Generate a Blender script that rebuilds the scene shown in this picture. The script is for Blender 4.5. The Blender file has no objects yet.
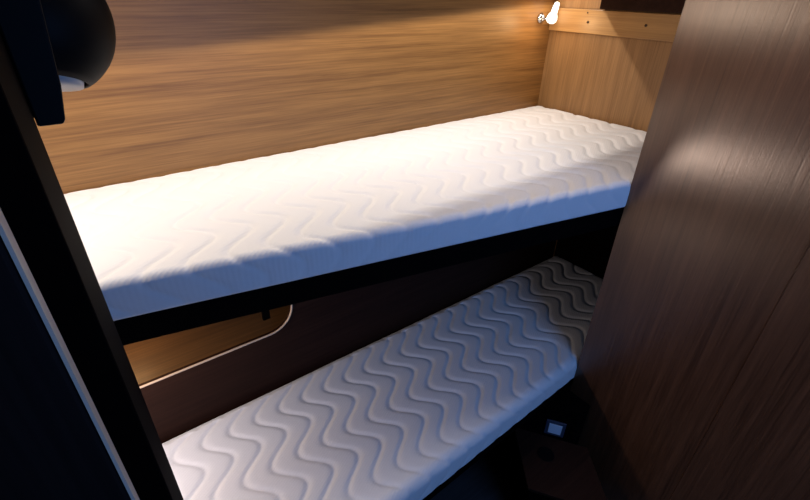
import bpy, bmesh, math, random
from mathutils import Vector, Matrix, noise
random.seed(3)
S = bpy.context.scene
C = S.collection
H = 1.8            # eye height above the cabin floor

# ------------------------------------------------------------------ camera
cam = bpy.data.objects.new('camera', bpy.data.cameras.new('camera')); C.objects.link(cam)
F = 447.2
cam.data.sensor_width = 36; cam.data.lens = 36*F/810
cam.data.clip_start = .02
xd = Vector((675, -245, F)).normalized(); zd = -Vector((-19, 764, F)).normalized()
xd = (xd - zd*xd.dot(zd)).normalized(); yd = Vector((-395, -272, F)); yd = (yd - xd*yd.dot(xd) - zd*yd.dot(zd)).normalized()
Rm = Matrix((xd, yd, zd))                       # image axes (right, down, forward) -> cabin axes
M = Matrix.Identity(4)
for r in range(3):
    M[r][0] = Rm[r][0]; M[r][1] = -Rm[r][1]; M[r][2] = -Rm[r][2]
M.translation = (0, 0, H)
cam.matrix_world = M
S.camera = cam

# ------------------------------------------------------------------ light
S.view_settings.view_transform = 'Standard'; S.view_settings.look = 'None'
S.view_settings.exposure = 0.0; S.view_settings.gamma = 1; S.view_settings.use_curve_mapping = False
W = bpy.data.worlds.new('world'); S.world = W; W.use_nodes = True
W.node_tree.nodes['Background'].inputs[0].default_value = (.5, .65, 1, 1)
W.node_tree.nodes['Background'].inputs[1].default_value = 0.1

def light(name, kind, loc, energy, color, size=None, sizey=None, aim=None, spot=None, blend=.3):
    d = bpy.data.lights.new(name, kind); d.energy = energy; d.color = color
    if kind == 'AREA':
        d.shape = 'RECTANGLE'; d.size = size; d.size_y = sizey
    else:
        d.shadow_soft_size = size
    if spot: d.spot_size = spot; d.spot_blend = blend
    o = bpy.data.objects.new(name, d); C.objects.link(o); o.location = loc
    if aim is not None:
        o.rotation_euler = (Vector(aim)-Vector(loc)).to_track_quat('-Z', 'Y').to_euler()
    return o
# warm strip in the recess under the overhead locker
light('strip_light', 'AREA', (.80, 1.288, H+.090), 9.0, (1, .90, .79), 2.14, .010)
# bluish daylight from the cabin window behind the photographer
light('window_daylight', 'AREA', (.75, -.93, H-.25), 10.5, (.18, .41, 1), .85, .45, aim=(1.0, 1, H-.6))
# added fill spot above the gangway, unseen, brightens the partition's top
light('partition_fill', 'SPOT', (.55, -.10, H+.33), 9, (1, .86, .76), .03, aim=(1.3, .16, H+.12), spot=math.radians(62), blend=1)
# added overhead fill, unseen, lifts the shaded front of the upper mattress
light('bunk_fill', 'AREA', (.98, .76, H+.33), 3.2, (1, .90, .86), .16, .16, aim=(.98, .76, 0))
# bulb of the corner reading lamp, then added lights out of view
light('reading_bulb', 'POINT', (1.74, 1.29, H-.12), .7, (1, .66, .34), .012)
light('lower_unseen_bulb', 'POINT', (-.26, .985, H-.80), 10.5, (1, .86, .82), .02)  # added behind the post, brightens the left of the lower mattress
light('cubby_fill', 'POINT', (-.055, 1.32, H-.82), 1.1, (1, .62, .28), .01)  # added warm glow inside the cubby, no lamp stands there
light('end_unseen_bulb', 'POINT', (-.24, 1.02, H-.06), 7.5, (1, .88, .78), .02)  # added behind the post, brightens the left of the upper bunk

# ------------------------------------------------------------------ materials
def mat(name, base, rough=.5, spec=.5, metal=0, emit=None, es=0, coat=0):
    m = bpy.data.materials.new(name); m.use_nodes = True
    b = m.node_tree.nodes['Principled BSDF']
    b.inputs['Base Color'].default_value = (*base, 1); b.inputs['Roughness'].default_value = rough
    b.inputs['Specular IOR Level'].default_value = spec; b.inputs['Metallic'].default_value = metal
    b.inputs['Coat Weight'].default_value = coat; b.inputs['Coat Roughness'].default_value = .25
    if emit: b.inputs['Emission Color'].default_value = (*emit, 1); b.inputs['Emission Strength'].default_value = es
    return m

def wood(name, dark, light_, axis, rough=.4, bump=.15, fine=240, band=9, spec=.5, coat=0):
    """straight grain running along the given axis"""
    m = mat(name, light_, rough, spec, coat=coat); nt = m.node_tree; N = nt.nodes; L = nt.links
    b = N['Principled BSDF']; tc = N.new('ShaderNodeTexCoord')
    def nz(s, along, detail, dist=0):
        mp = N.new('ShaderNodeMapping'); sc = [s, s, s]; sc['XYZ'.index(axis)] = along
        mp.inputs['Scale'].default_value = sc
        n = N.new('ShaderNodeTexNoise'); n.inputs['Scale'].default_value = 1; n.inputs['Detail'].default_value = detail
        n.inputs['Roughness'].default_value = .6; n.inputs['Distortion'].default_value = dist
        L.new(tc.outputs['Object'], mp.inputs[0]); L.new(mp.outputs[0], n.inputs['Vector']); return n
    a = nz(fine, 5, 3); c = nz(band*5, 1.6, 4, .4); e = nz(band, .8, 3)
    def mth(op, x, y):
        q = N.new('ShaderNodeMath'); q.operation = op
        for i, v in enumerate((x, y)):
            if isinstance(v, (int, float)): q.inputs[i].default_value = v
            else: L.new(v, q.inputs[i])
        return q.outputs[0]
    s = mth('ADD', mth('ADD', mth('MULTIPLY', a.outputs['Fac'], .4), mth('MULTIPLY', c.outputs['Fac'], .4)), mth('MULTIPLY', e.outputs['Fac'], .16)); s = mth('ADD', s, .07)
    r = N.new('ShaderNodeValToRGB'); r.color_ramp.elements[0].position = .38; r.color_ramp.elements[1].position = .68
    r.color_ramp.elements[0].color = (*dark, 1); r.color_ramp.elements[1].color = (*light_, 1)
    L.new(s, r.inputs[0]); L.new(r.outputs[0], b.inputs['Base Color'])
    bp = N.new('ShaderNodeBump'); bp.inputs['Strength'].default_value = bump; bp.inputs['Distance'].default_value = .002
    L.new(s, bp.inputs['Height']); L.new(bp.outputs[0], b.inputs['Normal'])
    return m

m_back = wood('golden_veneer', (.15, .064, .016), (.37, .182, .052), 'X', .45)
m_end = wood('golden_veneer_upright', (.16, .078, .026), (.35, .185, .070), 'Z', .45)
m_trim = wood('varnished_batten', (.28, .145, .050), (.44, .24, .085), 'Y', .4)
m_cubby = wood('shaded_cubby_veneer', (.035, .015, .005), (.12, .057, .017), 'X', .5)  # veneer darkened to put the recess's shade into the colour
m_part = wood('walnut_laminate', (.036, .014, .0065), (.125, .055, .028), 'Z', .28, .4, 200, 12, spec=.5)
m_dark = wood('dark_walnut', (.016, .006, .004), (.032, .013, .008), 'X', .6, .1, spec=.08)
pn = m_part.node_tree; pb = pn.nodes['Principled BSDF']     # brushed lacquer: highlights spread across the upright grain
pb.inputs['IOR'].default_value = 2.05; pb.inputs['Anisotropic'].default_value = .8; pb.inputs['Specular Tint'].default_value = (1, .84, .70, 1)
tv = pn.nodes.new('ShaderNodeCombineXYZ'); tv.inputs[1].default_value = 1; pn.links.new(tv.outputs[0], pb.inputs['Tangent'])
m_darkz = wood('dark_walnut_upright', (.006, .0035, .0035), (.013, .008, .0075), 'Z', .7, .1, spec=.08)
m_black = mat('black_paint', (.0025, .0015, .0013), .85, .03)
m_post = mat('near_black_veneer', (.002, .001, .0009), .8, .02)
m_plastic = mat('black_plastic', (.002, .002, .0025), .55, .08)
m_floor = wood('floor_boards', (.03, .028, .03), (.07, .065, .07), 'X', .4)
m_edge = mat('pale_edging', (.62, .50, .40), .35)
m_bead = mat('cream_beading', (.62, .46, .33), .4)
m_steel = mat('brushed_steel', (.6, .6, .62), .25, metal=1)
m_screw = mat('dark_screw', (.05, .03, .02), .4, metal=.6)
m_glow = mat('glowing_lamp_glass', (1, .97, .9), .4, emit=(1, .93, .82), es=1.5)
m_diff = mat('pale_diffuser', (.45, .42, .40), .4)
m_sock = mat('pale_switch_plastic', (.80, .85, .95), .4)
m_sockf = mat('dark_blue_grey_bezel', (.05, .06, .10), .4)
m_ceil = mat('cream_ceiling', (.30, .26, .22), .6)
m_glass = bpy.data.materials.new('window_glass'); m_glass.use_nodes = True
g = m_glass.node_tree.nodes['Principled BSDF']; g.inputs['Transmission Weight'].default_value = 1; g.inputs['Roughness'].default_value = .02; g.inputs['IOR'].default_value = 1.45

def fabric(name):
    m = mat(name, (.80, .79, .80), .85, .2); nt = m.node_tree; N = nt.nodes; L = nt.links
    b = N['Principled BSDF']; b.inputs['Sheen Weight'].default_value = .15
    tc = N.new('ShaderNodeTexCoord')
    mp = N.new('ShaderNodeMapping'); mp.inputs['Rotation'].default_value = (0, 0, math.radians(62))
    w = N.new('ShaderNodeTexWave'); w.inputs['Scale'].default_value = 42; w.inputs['Distortion'].default_value = .6; w.inputs['Detail'].default_value = 1
    n = N.new('ShaderNodeTexNoise'); n.inputs['Scale'].default_value = 900
    ad = N.new('ShaderNodeMath'); ad.operation = 'ADD'
    L.new(tc.outputs['Object'], mp.inputs[0]); L.new(mp.outputs[0], w.inputs['Vector']); L.new(tc.outputs['Object'], n.inputs['Vector'])
    L.new(w.outputs['Fac'], ad.inputs[0]); L.new(n.outputs['Fac'], ad.inputs[1])
    bp = N.new('ShaderNodeBump'); bp.inputs['Strength'].default_value = .22; bp.inputs['Distance'].default_value = .0012
    L.new(ad.outputs[0], bp.inputs['Height']); L.new(bp.outputs[0], b.inputs['Normal'])
    return m
m_fab = fabric('white_quilted_fabric')

# ------------------------------------------------------------------ helpers
def obj(name, bm, m, parent=None, smooth=False, bevel=0):
    if parent is not None:
        bmesh.ops.translate(bm, verts=bm.verts, vec=-Vector(parent.location))
    bmesh.ops.recalc_face_normals(bm, faces=bm.faces)
    me = bpy.data.meshes.new(name); bm.to_mesh(me); bm.free(); me.materials.append(m)
    if smooth: me.polygons.foreach_set('use_smooth', [True]*len(me.polygons))
    o = bpy.data.objects.new(name, me); C.objects.link(o)
    if parent is not None: o.parent = parent
    if bevel:
        b = o.modifiers.new('b', 'BEVEL'); b.width = bevel; b.segments = 2; b.limit_method = 'ANGLE'
    return o
def thing(name, label, cat, loc, group=None):
    o = bpy.data.objects.new(name, None); C.objects.link(o); o.location = loc; o.empty_display_size = .05
    o['label'] = label; o['category'] = cat
    if group: o['group'] = group
    return o
def tag(o, label, cat): o['label'] = label; o['category'] = cat; return o
def struct(o): o['kind'] = 'structure'; return o
def box(x0, x1, y0, y1, z0, z1, bm=None):
    bm = bm or bmesh.new()
    v = [bm.verts.new((x, y, z)) for x in (x0, x1) for y in (y0, y1) for z in (z0, z1)]
    for f in ((0,1,3,2), (4,6,7,5), (0,4,5,1), (2,3,7,6), (0,2,6,4), (1,5,7,3)): bm.faces.new([v[i] for i in f])
    return bm
def prism(pts, z0, z1, bm=None):
    bm = bm or bmesh.new()
    a = [bm.verts.new((x, y, z0)) for x, y in pts]; b = [bm.verts.new((x, y, z1)) for x, y in pts]
    bm.faces.new(a); bm.faces.new(b); n = len(pts)
    for i in range(n): bm.faces.new((a[i], a[(i+1) % n], b[(i+1) % n], b[i]))
    return bm
def prism_xz(pts, y0, y1):
    bm = bmesh.new(); n = len(pts)
    a = [bm.verts.new((x, y0, z)) for x, z in pts]; b = [bm.verts.new((x, y1, z)) for x, z in pts]
    bm.faces.new(a); bm.faces.new(b)
    for i in range(n): bm.faces.new((a[i], a[(i+1) % n], b[(i+1) % n], b[i]))
    return bm
def lathe(prof, origin, axis, n=32, bm=None):
    """prof = [(radius, distance along axis)]"""
    bm = bm or bmesh.new(); q = Vector(axis).normalized().to_track_quat('Z', 'Y'); rings = []
    for r, h in prof:
        if r < 1e-5: rings.append([bm.verts.new(Vector(origin)+q @ Vector((0, 0, h)))])
        else: rings.append([bm.verts.new(Vector(origin)+q @ Vector((r*math.cos(2*math.pi*i/n), r*math.sin(2*math.pi*i/n), h))) for i in range(n)])
    for a, b in zip(rings, rings[1:]):
        for i in range(n):
            j = (i+1) % n
            if len(a) == 1 and len(b) == 1: continue
            if len(a) == 1: bm.faces.new((a[0], b[i], b[j]))
            elif len(b) == 1: bm.faces.new((a[i], a[j], b[0]))
            else: bm.faces.new((a[i], a[j], b[j], b[i]))
    return bm
def px(u, v, d):   # a point at distance d in front of the lens along the picture ray, to lay out what the photo shows
    r = Vector((u-405, v-250, F))/F*d
    return Rm @ r + Vector((0, 0, H))
def tube(pts, r, n=8, bm=None, closed=False):
    bm = bm or bmesh.new(); pts = [Vector(p) for p in pts]; rings = []; up = Vector((.31, .2, .9)).normalized()
    m_ = len(pts)
    for i, p in enumerate(pts):
        a = pts[i-1] if (i or closed) else p; b = pts[(i+1) % m_] if (i < m_-1 or closed) else p
        t = (b-a).normalized(); u = t.cross(up).normalized(); v = t.cross(u)
        rings.append([bm.verts.new(p + r*(u*math.cos(2*math.pi*k/n)+v*math.sin(2*math.pi*k/n))) for k in range(n)])
    rr = list(zip(rings, rings[1:])) + ([(rings[-1], rings[0])] if closed else [])
    for a, b in rr:
        for k in range(n): bm.faces.new((a[k], a[(k+1) % n], b[(k+1) % n], b[k]))
    if not closed: bm.faces.new(rings[0]); bm.faces.new(rings[-1])
    return bm

# ------------------------------------------------------------------ the cabin
XL, XE, YF, YB, YL, XP, YP = -.45, 1.90, -1.0, 1.411, 1.147, 1.301, .585
CZ = H+.36
struct(obj('floor', box(XL, XE+.05, YF, YB+.05, -.05, 0), m_floor))
struct(obj('ceiling', box(XL, XE+.05, YF, YB+.05, CZ, CZ+.05), m_ceil))
struct(obj('wall_back', box(XL-.05, XE+.05, YB, YB+.05, 0, CZ), m_back))
struct(obj('wall_right', box(XE, XE+.05, YP+.0-.3, YB, 0, CZ), m_end))
tag(obj('end_shade_sheet', box(XE-.0025, XE-.0005, .4, YL-.004, 0, H-.61), m_black), 'added black sheet standing in for the shade at the far end of the lower bunk', 'panel')  # black sheet put over the wall in place of shade
struct(obj('wall_left', box(XL-.05, XL, YF-.05, YB, 0, CZ), m_darkz))
# front wall with a window opening
WX0, WX1, WZ0, WZ1 = .30, 1.20, H-.50, H-.0
bm = box(XL, WX0, YF-.05, YF, 0, CZ); box(WX1, XP+.03, YF-.05, YF, 0, CZ, bm); box(WX0, WX1, YF-.05, YF, 0, WZ0, bm); box(WX0, WX1, YF-.05, YF, WZ1, CZ, bm)
struct(obj('wall_front', bm, m_darkz))
bm = bmesh.new()
for a in ((WX0, WX0+.03, WZ0, WZ1), (WX1-.03, WX1, WZ0, WZ1), (WX0+.03, WX1-.03, WZ0, WZ0+.03), (WX0+.03, WX1-.03, WZ1-.03, WZ1)):
    box(a[0], a[1], YF-.04, YF-.005, a[2], a[3], bm)
wf = struct(obj('window_1', bm, m_steel))
obj('window_glass', box(WX0+.03, WX1-.03, YF-.025, YF-.02, WZ0+.03, WZ1-.03), m_glass, wf)

# partition of walnut laminate running towards the camera
pt = thing('partition_panel', 'tall brown walnut-laminate partition standing at the right, glossy near its top', 'partition', (XP, -.2, 0))
obj('panel_board', box(XP, XP+.03, .1475, YP, 0, CZ), m_part, pt)
obj('panel_board', box(XP-.002, XP+.03, YF+.002, .1465, 0, CZ), m_part, pt)

# overhead locker with a light recess under it (just above the picture)
ol = thing('overhead_locker', 'overhead locker above the upper bunk with a light recess beneath', 'cabinet', (.8, 1.2, H))
bm = box(XL+.004, XE-.004, 1.0, 1.206, H+.0, H+.012); box(XL+.004, XE-.004, 1.0, 1.015, H+.012, CZ-.002, bm)
obj('locker_body', bm, m_dark, ol)
bm = box(XL+.004, XE-.004, 1.198, 1.206, H+.0122, H+.11); box(XL+.004, XE-.004, 1.206, YB-.004, H+.104, H+.116, bm)
# unseen lip at the back of the recess, slanted to set the wall's shade line
lv = [bm.verts.new((x, y, z)) for y in (1.337, YB-.004) for x, z in ((XL+.004, H-.034), (XE-.004, H+.038), (XE-.004, H+.050), (XL+.004, H+.050))]
for f in ((0,1,2,3), (4,5,6,7), (0,1,5,4), (1,2,6,5), (2,3,7,6), (3,0,4,7)): bm.faces.new([lv[i] for i in f])
obj('light_trough', bm, m_dark, ol)

# batten on the end wall, with screws
bt = thing('wall_batten', 'varnished wooden batten with two screws across the top of the end wall', 'batten', (XE, 1.0, H-.15))
obj('batten_board', box(XE-.016, XE-.001, .62, YB-.002, H-.150, H-.060), m_trim, bt, bevel=.002)
for (y, z) in ((1.215, H-.106), (.965, H-.103)):
    obj('screw', lathe([(0, 0), (.005, 0), (.005, .003), (0, .004)], (XE-.016, y, z), (-1, 0, 0), 12), m_screw, bt)
for (y, z) in ((1.225, H-.072),):
    obj('screw', lathe([(0, 0), (.003, 0), (.003, .002), (0, .003)], (XE-.016, y, z), (-1, 0, 0), 12), m_screw, bt)
tag(obj('end_board_shaded', box(XE-.034, XE-.001, .62, 1.165, H-.056, H-.004), m_dark, bevel=.002), 'board above the batten on the end wall, coloured dark for the shade there', 'board')  # dark colour carries the shade, board stops at the shade line

# ------------------------------------------------------------------ mattresses
def quilt(x, s):
    """height of the quilting: wavy seams P apart, padding between"""
    P, A, Lw = .081, .037, .190
    ph = (x - A*math.cos(2*math.pi*(s-1.125+.05*(x-.38))/Lw) - .12*s - .048) / P
    u = ph - math.floor(ph)                     # 0..1 between two seams
    d = min(u, 1-u)*2                           # 0 at seam
    k = 1-math.exp(-(d/.25)**1.5)
    return k
def mattress(name, x0, x1, yb, yf0, yf1, z0, z1, m, amp=.0052, r=.016, sl=.02):
    """x0..x1 along the bunk, back at yb, front tapering from yf0 to yf1; sl = how far the front face leans out at its foot"""
    nx = int((x1-x0)/.0050); bm = bmesh.new(); cols = []
    for i in range(nx+1):
        t = i/nx; x = x0+(x1-x0)*t; yf = yf0+(yf1-yf0)*t
        e = min(x-x0, x1-x); sh = 0
        if e < .02: sh = .02-math.sqrt(max(0, .02**2-(.02-e)**2))   # rounded ends
        prof = []                               # (y, z, ny, nz, s)
        nb = 5
        for k in range(nb): prof.append((yb, z0+(z1-r-z0)*k/nb, 1, 0, yb+(z1-z0)*(1-k/nb)))
        for k in range(5):
            a = math.pi/2*k/4; prof.append((yb-r+r*math.cos(a), z1-r+r*math.sin(a), math.cos(a), math.sin(a), yb))
        ny = 150
        for k in range(1, ny):
            y = yb-r+(yf+r-yb+r)*k/ny; prof.append((y, z1, 0, 1, y))
        for k in range(7):
            a = math.pi/2*k/6; prof.append((yf+r-r*math.sin(a), z1-r+r*math.cos(a), -math.sin(a), math.cos(a), yf+r-r*a))
        nf = 16
        for k in range(1, nf+1):
            q = k/nf; z = z1-r-(z1-r-z0)*q
            prof.append((yf-sl*0*q, z, -1, 0, yf+r-r*math.pi/2-(z1-r-z)))
        col = []
        for (y, z, a, b, s) in prof:
            h = quilt(x, s)*amp
            h *= .25 if a > .01 else .6+.4*b
            h *= min(1, .25+.75*abs(y-yb)/.05)
            if z <= z0+.001: h = 0
            h += .0016*noise.noise((x*3.1, s*4.3, z0))
            zz = z+b*h
            zz = z0+(zz-z0)*(1-.75*sh/.02)
            col.append(bm.verts.new((x, y+a*h, zz)))
        cols.append(col)
    n = len(cols[0])
    for a, b in zip(cols, cols[1:]):
        for k in range(n-1): bm.faces.new((a[k], b[k], b[k+1], a[k+1]))
        bm.faces.new((a[n-1], b[n-1], b[0], a[0]))
    bm.faces.new(cols[0]); bm.faces.new(list(reversed(cols[-1])))
    return obj(name, bm, m, smooth=True)

ZU = H-.48; ZL_ = H-1.20
def yfu(x): return .862-.212*x          # front of the upper bunk
def yfl(x): return .548+.032*x          # front of the lower bunk
UX0, UX1 = -.43, XE-.004
def slope_pts(x0, x1, f, yb, o=0): return [(x0, yb), (x0, f(x0)+o), (x1, f(x1)+o), (x1, yb)]
tag(mattress('upper_mattress', UX0, UX1, YB-.003, yfu(UX0), yfu(UX1), ZU-.085, ZU-.004, m_fab),
    'white quilted foam mattress on the upper bunk, brightly lit by the warm light', 'mattress')
tag(mattress('lower_mattress', -.43, UX1, YL-.008, yfl(-.43), yfl(UX1), ZL_-.098, ZL_-.004, m_fab, amp=.0052, r=.03),
    'white quilted mattress with wavy seams on the lower bunk, in the shade', 'mattress')

# bunk bases
ub = thing('upper_bunk_base', 'dark wooden bunk board carrying the upper mattress', 'bunk', (.7, 1.0, ZU-.15))
obj('bunk_board', prism(slope_pts(UX0, UX1, yfu, YB-.003, .028), ZU-.125, ZU-.0865), m_black, ub)
def fascia(f, x0, x1, z0, z1, t=.022, o=0):
    return prism([(x0, f(x0)+o), (x1, f(x1)+o), (x1, f(x1)+o+t), (x0, f(x0)+o+t)], z0, z1)
obj('front_fascia', fascia(yfu, UX0, XP+.25, ZU-.152, ZU-.0865, .022, .004), m_black, ub, bevel=.003)
lb = thing('lower_bunk_base', 'dark wooden bunk board carrying the lower mattress', 'bunk', (.7, .9, ZL_-.15))
obj('bunk_board', prism(slope_pts(-.43, UX1, yfl, YL-.003, .028), ZL_-.135, ZL_-.1), m_black, lb)
obj('front_fascia', fascia(yfl, -.43, XP+.25, ZL_-.150, ZL_-.1, .022, .004), m_black, lb, bevel=.003)

# ------------------------------------------------------------------ lining panel behind the lower bunk, with a rounded cut-out
CX0, CX1, CZ0, CZ1, RR = -.38, .425, H-.985, H-.72, .085
def rrect(x0, x1, z0, z1, r, n=10):
    out = []
    for cx, cz, a0 in ((x1-r, z0+r, -90), (x1-r, z1-r, 0), (x0+r, z1-r, 90), (x0+r, z0+r, 180)):
        for k in range(n+1):
            a = math.radians(a0+90*k/n); out.append((cx+r*math.cos(a), cz+r*math.sin(a)))
    full = []
    for i, p in enumerate(out):
        q = out[(i+1) % len(out)]; full.append(p); L_ = math.dist(p, q)
        if L_ > .05:
            m_ = int(L_/.02)
            full += [(p[0]+(q[0]-p[0])*k/m_, p[1]+(q[1]-p[1])*k/m_) for k in range(1, m_)]
    return full
hole = rrect(CX0, CX1, CZ0, CZ1, RR)
X0, X1, Z0, Z1 = XL+.003, XE-.004, 0.002, ZU-.127
bm = bmesh.new()
def outer(p):
    # project from the hole's centre to the outline of the panel
    cx, cz = (CX0+CX1)/2, (CZ0+CZ1)/2; dx, dz = p[0]-cx, p[1]-cz; t = 1e9
    if dx > 0: t = min(t, (X1-cx)/dx)
    if dx < 0: t = min(t, (X0-cx)/dx)
    if dz > 0: t = min(t, (Z1-cz)/dz)
    if dz < 0: t = min(t, (Z0-cz)/dz)
    return (cx+dx*t, cz+dz*t)
outs = [outer(p) for p in hole]; n = len(hole); fr = []
for yy in (YL, YL+.014):
    fr.append(([bm.verts.new((p[0], yy, p[1])) for p in hole], [bm.verts.new((p[0], yy, p[1])) for p in outs]))
for (a, b) in fr:
    for i in range(n):
        j = (i+1) % n
        bm.faces.new((a[i], a[j], b[j], b[i]))
        po, pn = outs[i], outs[j]
        if abs(po[0]-pn[0]) > 1e-6 and abs(po[1]-pn[1]) > 1e-6:      # corner of the panel
            cxx = X1 if max(po[0], pn[0]) > X1-1e-6 else X0; czz = Z1 if max(po[1], pn[1]) > Z1-1e-6 else Z0
            v = bm.verts.new((cxx, b[i].co.y, czz)); bm.faces.new((b[i], b[j], v))
for i in range(n):
    j = (i+1) % n; bm.faces.new((fr[0][0][i], fr[1][0][i], fr[1][0][j], fr[0][0][j]))
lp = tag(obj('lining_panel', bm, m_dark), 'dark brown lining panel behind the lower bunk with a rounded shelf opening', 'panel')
bead = [(p[0], YL-.0005, p[1]) for p in rrect(CX0, CX1, CZ0, CZ1, RR)]
obj('cream_beading', tube(bead, .0032, 8, closed=True), m_bead, lp, smooth=True)['label'] = 'pale beading around the opening'
cb = thing('shelf_cubby', 'wooden shelf space seen through the rounded opening behind the lower bunk, lit warm', 'shelf', (.1, 1.28, CZ0-.03))
obj('back_panel', box(XL+.004, XE-.006, YB-.016, YB-.004, CZ0-.1, ZU-.130), m_cubby, cb)  # added board over the back wall, carries the shade-darkened veneer
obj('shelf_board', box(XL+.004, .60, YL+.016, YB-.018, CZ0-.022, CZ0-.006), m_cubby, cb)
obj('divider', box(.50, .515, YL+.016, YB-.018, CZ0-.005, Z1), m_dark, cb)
q_ = px(267, 318, 1.0)-Vector((0, 0, H)); q_ = q_*(1.20/q_.y); SX = q_.x
bk = box(SX-.014, SX+.010, YL+.047, YL+.058, H-.960, H-.80); box(SX-.010, SX+.008, YL+.03, YL+.075, H-.80, Z1, bk)
tag(obj('hanging_strap', bk, m_black), 'short black strap hanging in the shelf opening under the upper bunk', 'strap')

# ------------------------------------------------------------------ bulkhead post at the left
PX0, PX1, PY0, PY1 = -.0450, -.0198, .32, .535
po = thing('bulkhead_post', 'near-black upright bulkhead post crossing the left side of both bunks', 'post', (-.04, .56, 0))
obj('post_board', box(PX0, PX1, PY0, PY1, 0, CZ-.001), m_post, po, bevel=.002)
# door at lower left
dr = struct(obj('door_1', box(-.44, -.0402, .27, .290, .02, H-.02), m_darkz, bevel=.003))
obj('edge_strip', box(-.0400, -.0380, .2705, .2895, .03, H-.03), m_edge, dr)['label'] = 'pale edge strip down the door'

# ------------------------------------------------------------------ black dome fitting on the post
dl = thing('dome_lamp', 'black round dome lamp with pale underside, on the post at upper left', 'lamp', (-.02, .73, H-.15))
obj('mount_block', prism_xz([(-.0195, H-.119), (.0005, H-.119), (.0032, H-.115), (.0090, H-.085), (.022, H+.06), (-.0195, H+.06)], .537, .60), m_plastic, dl, bevel=.002)
obj('mount_plate', box(-.045, -.0197, .537, .60, H-.115, H+.06), m_plastic, dl, bevel=.004)
cen = px(28, 20, .55); R_ = .091
dn = -Rm.col[1]; ax = (Rm @ Vector((-.02, -1, -.16))).normalized()   # dome axis: from the opening up to the crown
prof = [(0, R_*1.0)]
for k in range(1, 25):
    a = math.radians(0+k*142/24); prof.append((R_*math.sin(a), R_*math.cos(a)))
ri, hi = prof[-1]
prof += [(ri-.004, hi+.001)]
for k in range(22, -1, -1):
    a = math.radians(k*140/24); prof.append(((R_-.004)*math.sin(a), (R_-.004)*math.cos(a)))
obj('dome_shade', lathe(prof, cen, ax, 48), m_plastic, dl, smooth=True)
obj('diffuser', lathe([(0, hi-.007), (ri*.6, hi-.0065), (ri*.86, hi-.004), (ri*.9, hi+.012), (0, hi+.012)], cen, ax, 40), m_diff, dl, smooth=True)

# ------------------------------------------------------------------ reading lamps: one in the corner, two added out of view
def reading_lamp(label, base, wall_n, head0, head1, glow=True):
    t = thing('reading_lamp', label, 'lamp', base)
    obj('wall_rose', lathe([(0, 0), (.021, 0), (.021, .008), (.014, .016), (0, .016)], base, wall_n, 24), m_steel, t, smooth=True)
    j = Vector(base)+Vector(wall_n)*.016; h0 = Vector(head0); h1 = Vector(head1)
    obj('swivel_arm', tube([j, (j+h0)/2, h0], .0045, 10), m_steel, t, smooth=True)
    L_ = (h1-h0).length
    obj('lamp_shade', lathe([(0, -.016), (.014, -.013), (.022, -.004), (.0235, .006), (.020, .018), (.014, .028), (.0125, L_*.8), (.010, L_), (0, L_+.004)], h0, h1-h0, 24), m_glow, t, smooth=True)
    return t
reading_lamp('small glowing white reading lamp in the upper corner above the mattress', (1.815, YB, H-.102), (0, -1, 0), (1.842, 1.370, H-.106), (1.858, 1.365, H-.040))
reading_lamp('added small glowing lamp under the upper bunk, unseen behind the post', (-.26, YL, H-.80), (0, -1, 0), (-.24, 1.09, H-.81), (-.25, 1.088, H-.75))
reading_lamp('added small glowing lamp at the head of the upper bunk, unseen behind the post', (-.30, YB, H-.11), (0, -1, 0), (-.29, 1.375, H-.115), (-.30, 1.372, H-.06))

# ------------------------------------------------------------------ angled locker under the lower bunk, with socket and step
d = Vector((-.56, .83, 0)); nrm = Vector((-.83, -.56, 0))
sc_ = px(556.5, 428.5, 1.0)-Vector((0, 0, H)); sc_ = sc_*(1.462/-sc_.z); sc_.z += H        # socket centre
def pl(a, b, z=0): return (sc_.x+d.x*a+nrm.x*b, sc_.y+d.y*a+nrm.y*b)
Zt = ZL_-.152
a0, a1 = -.065, .20
tag(obj('corner_locker', prism([pl(a0, -.004), pl(a1, -.004), (XP-.012, pl(a1, 0)[1]), (XP-.012, pl(a0, 0)[1])], .0, Zt), m_black, bevel=.002),
    'dark angled locker in the corner beneath the lower bunk', 'cabinet')
st = thing('step_locker', 'low dark brown step in front of the angled corner locker', 'step', (sc_.x, sc_.y, 0))
sc_.x -= .004; sc_.y += .004
zs = sc_.z-.055
obj('step_body', prism([pl(-.13, .0), pl(.14, .0), pl(.06, .235), pl(-.21, .235)], 0, zs-.015), m_black, st)
obj('step_lid', prism([pl(-.13, .0), pl(.15, .0), pl(.07, .245), pl(-.21, .245)], zs-.0148, zs), m_dark, st, bevel=.002)
c = pl(.02, .085)
obj('finger_hole', lathe([(0, 0), (.030, 0), (.032, .0015), (.027, .002), (0, .0008)], (c[0], c[1], zs), (0, 0, 1), 24), m_plastic, st)['label'] = 'black round finger pull'
sk = thing('wall_socket', 'small pale square switch in a dark surround beneath the lower bunk', 'switch', tuple(sc_))
def plate(a, z, w, b0, b1):
    p = [pl(a-w, b0), pl(a+w, b0), pl(a+w, b1), pl(a-w, b1)]
    return prism(p, sc_.z+z-w*1.05, sc_.z+z+w*1.05)
obj('bezel', plate(0, 0, .036, -.0035, .003), m_sockf, sk, bevel=.0015)
obj('rocker', plate(0, 0, .024, .0031, .006), m_sock, sk, bevel=.001)
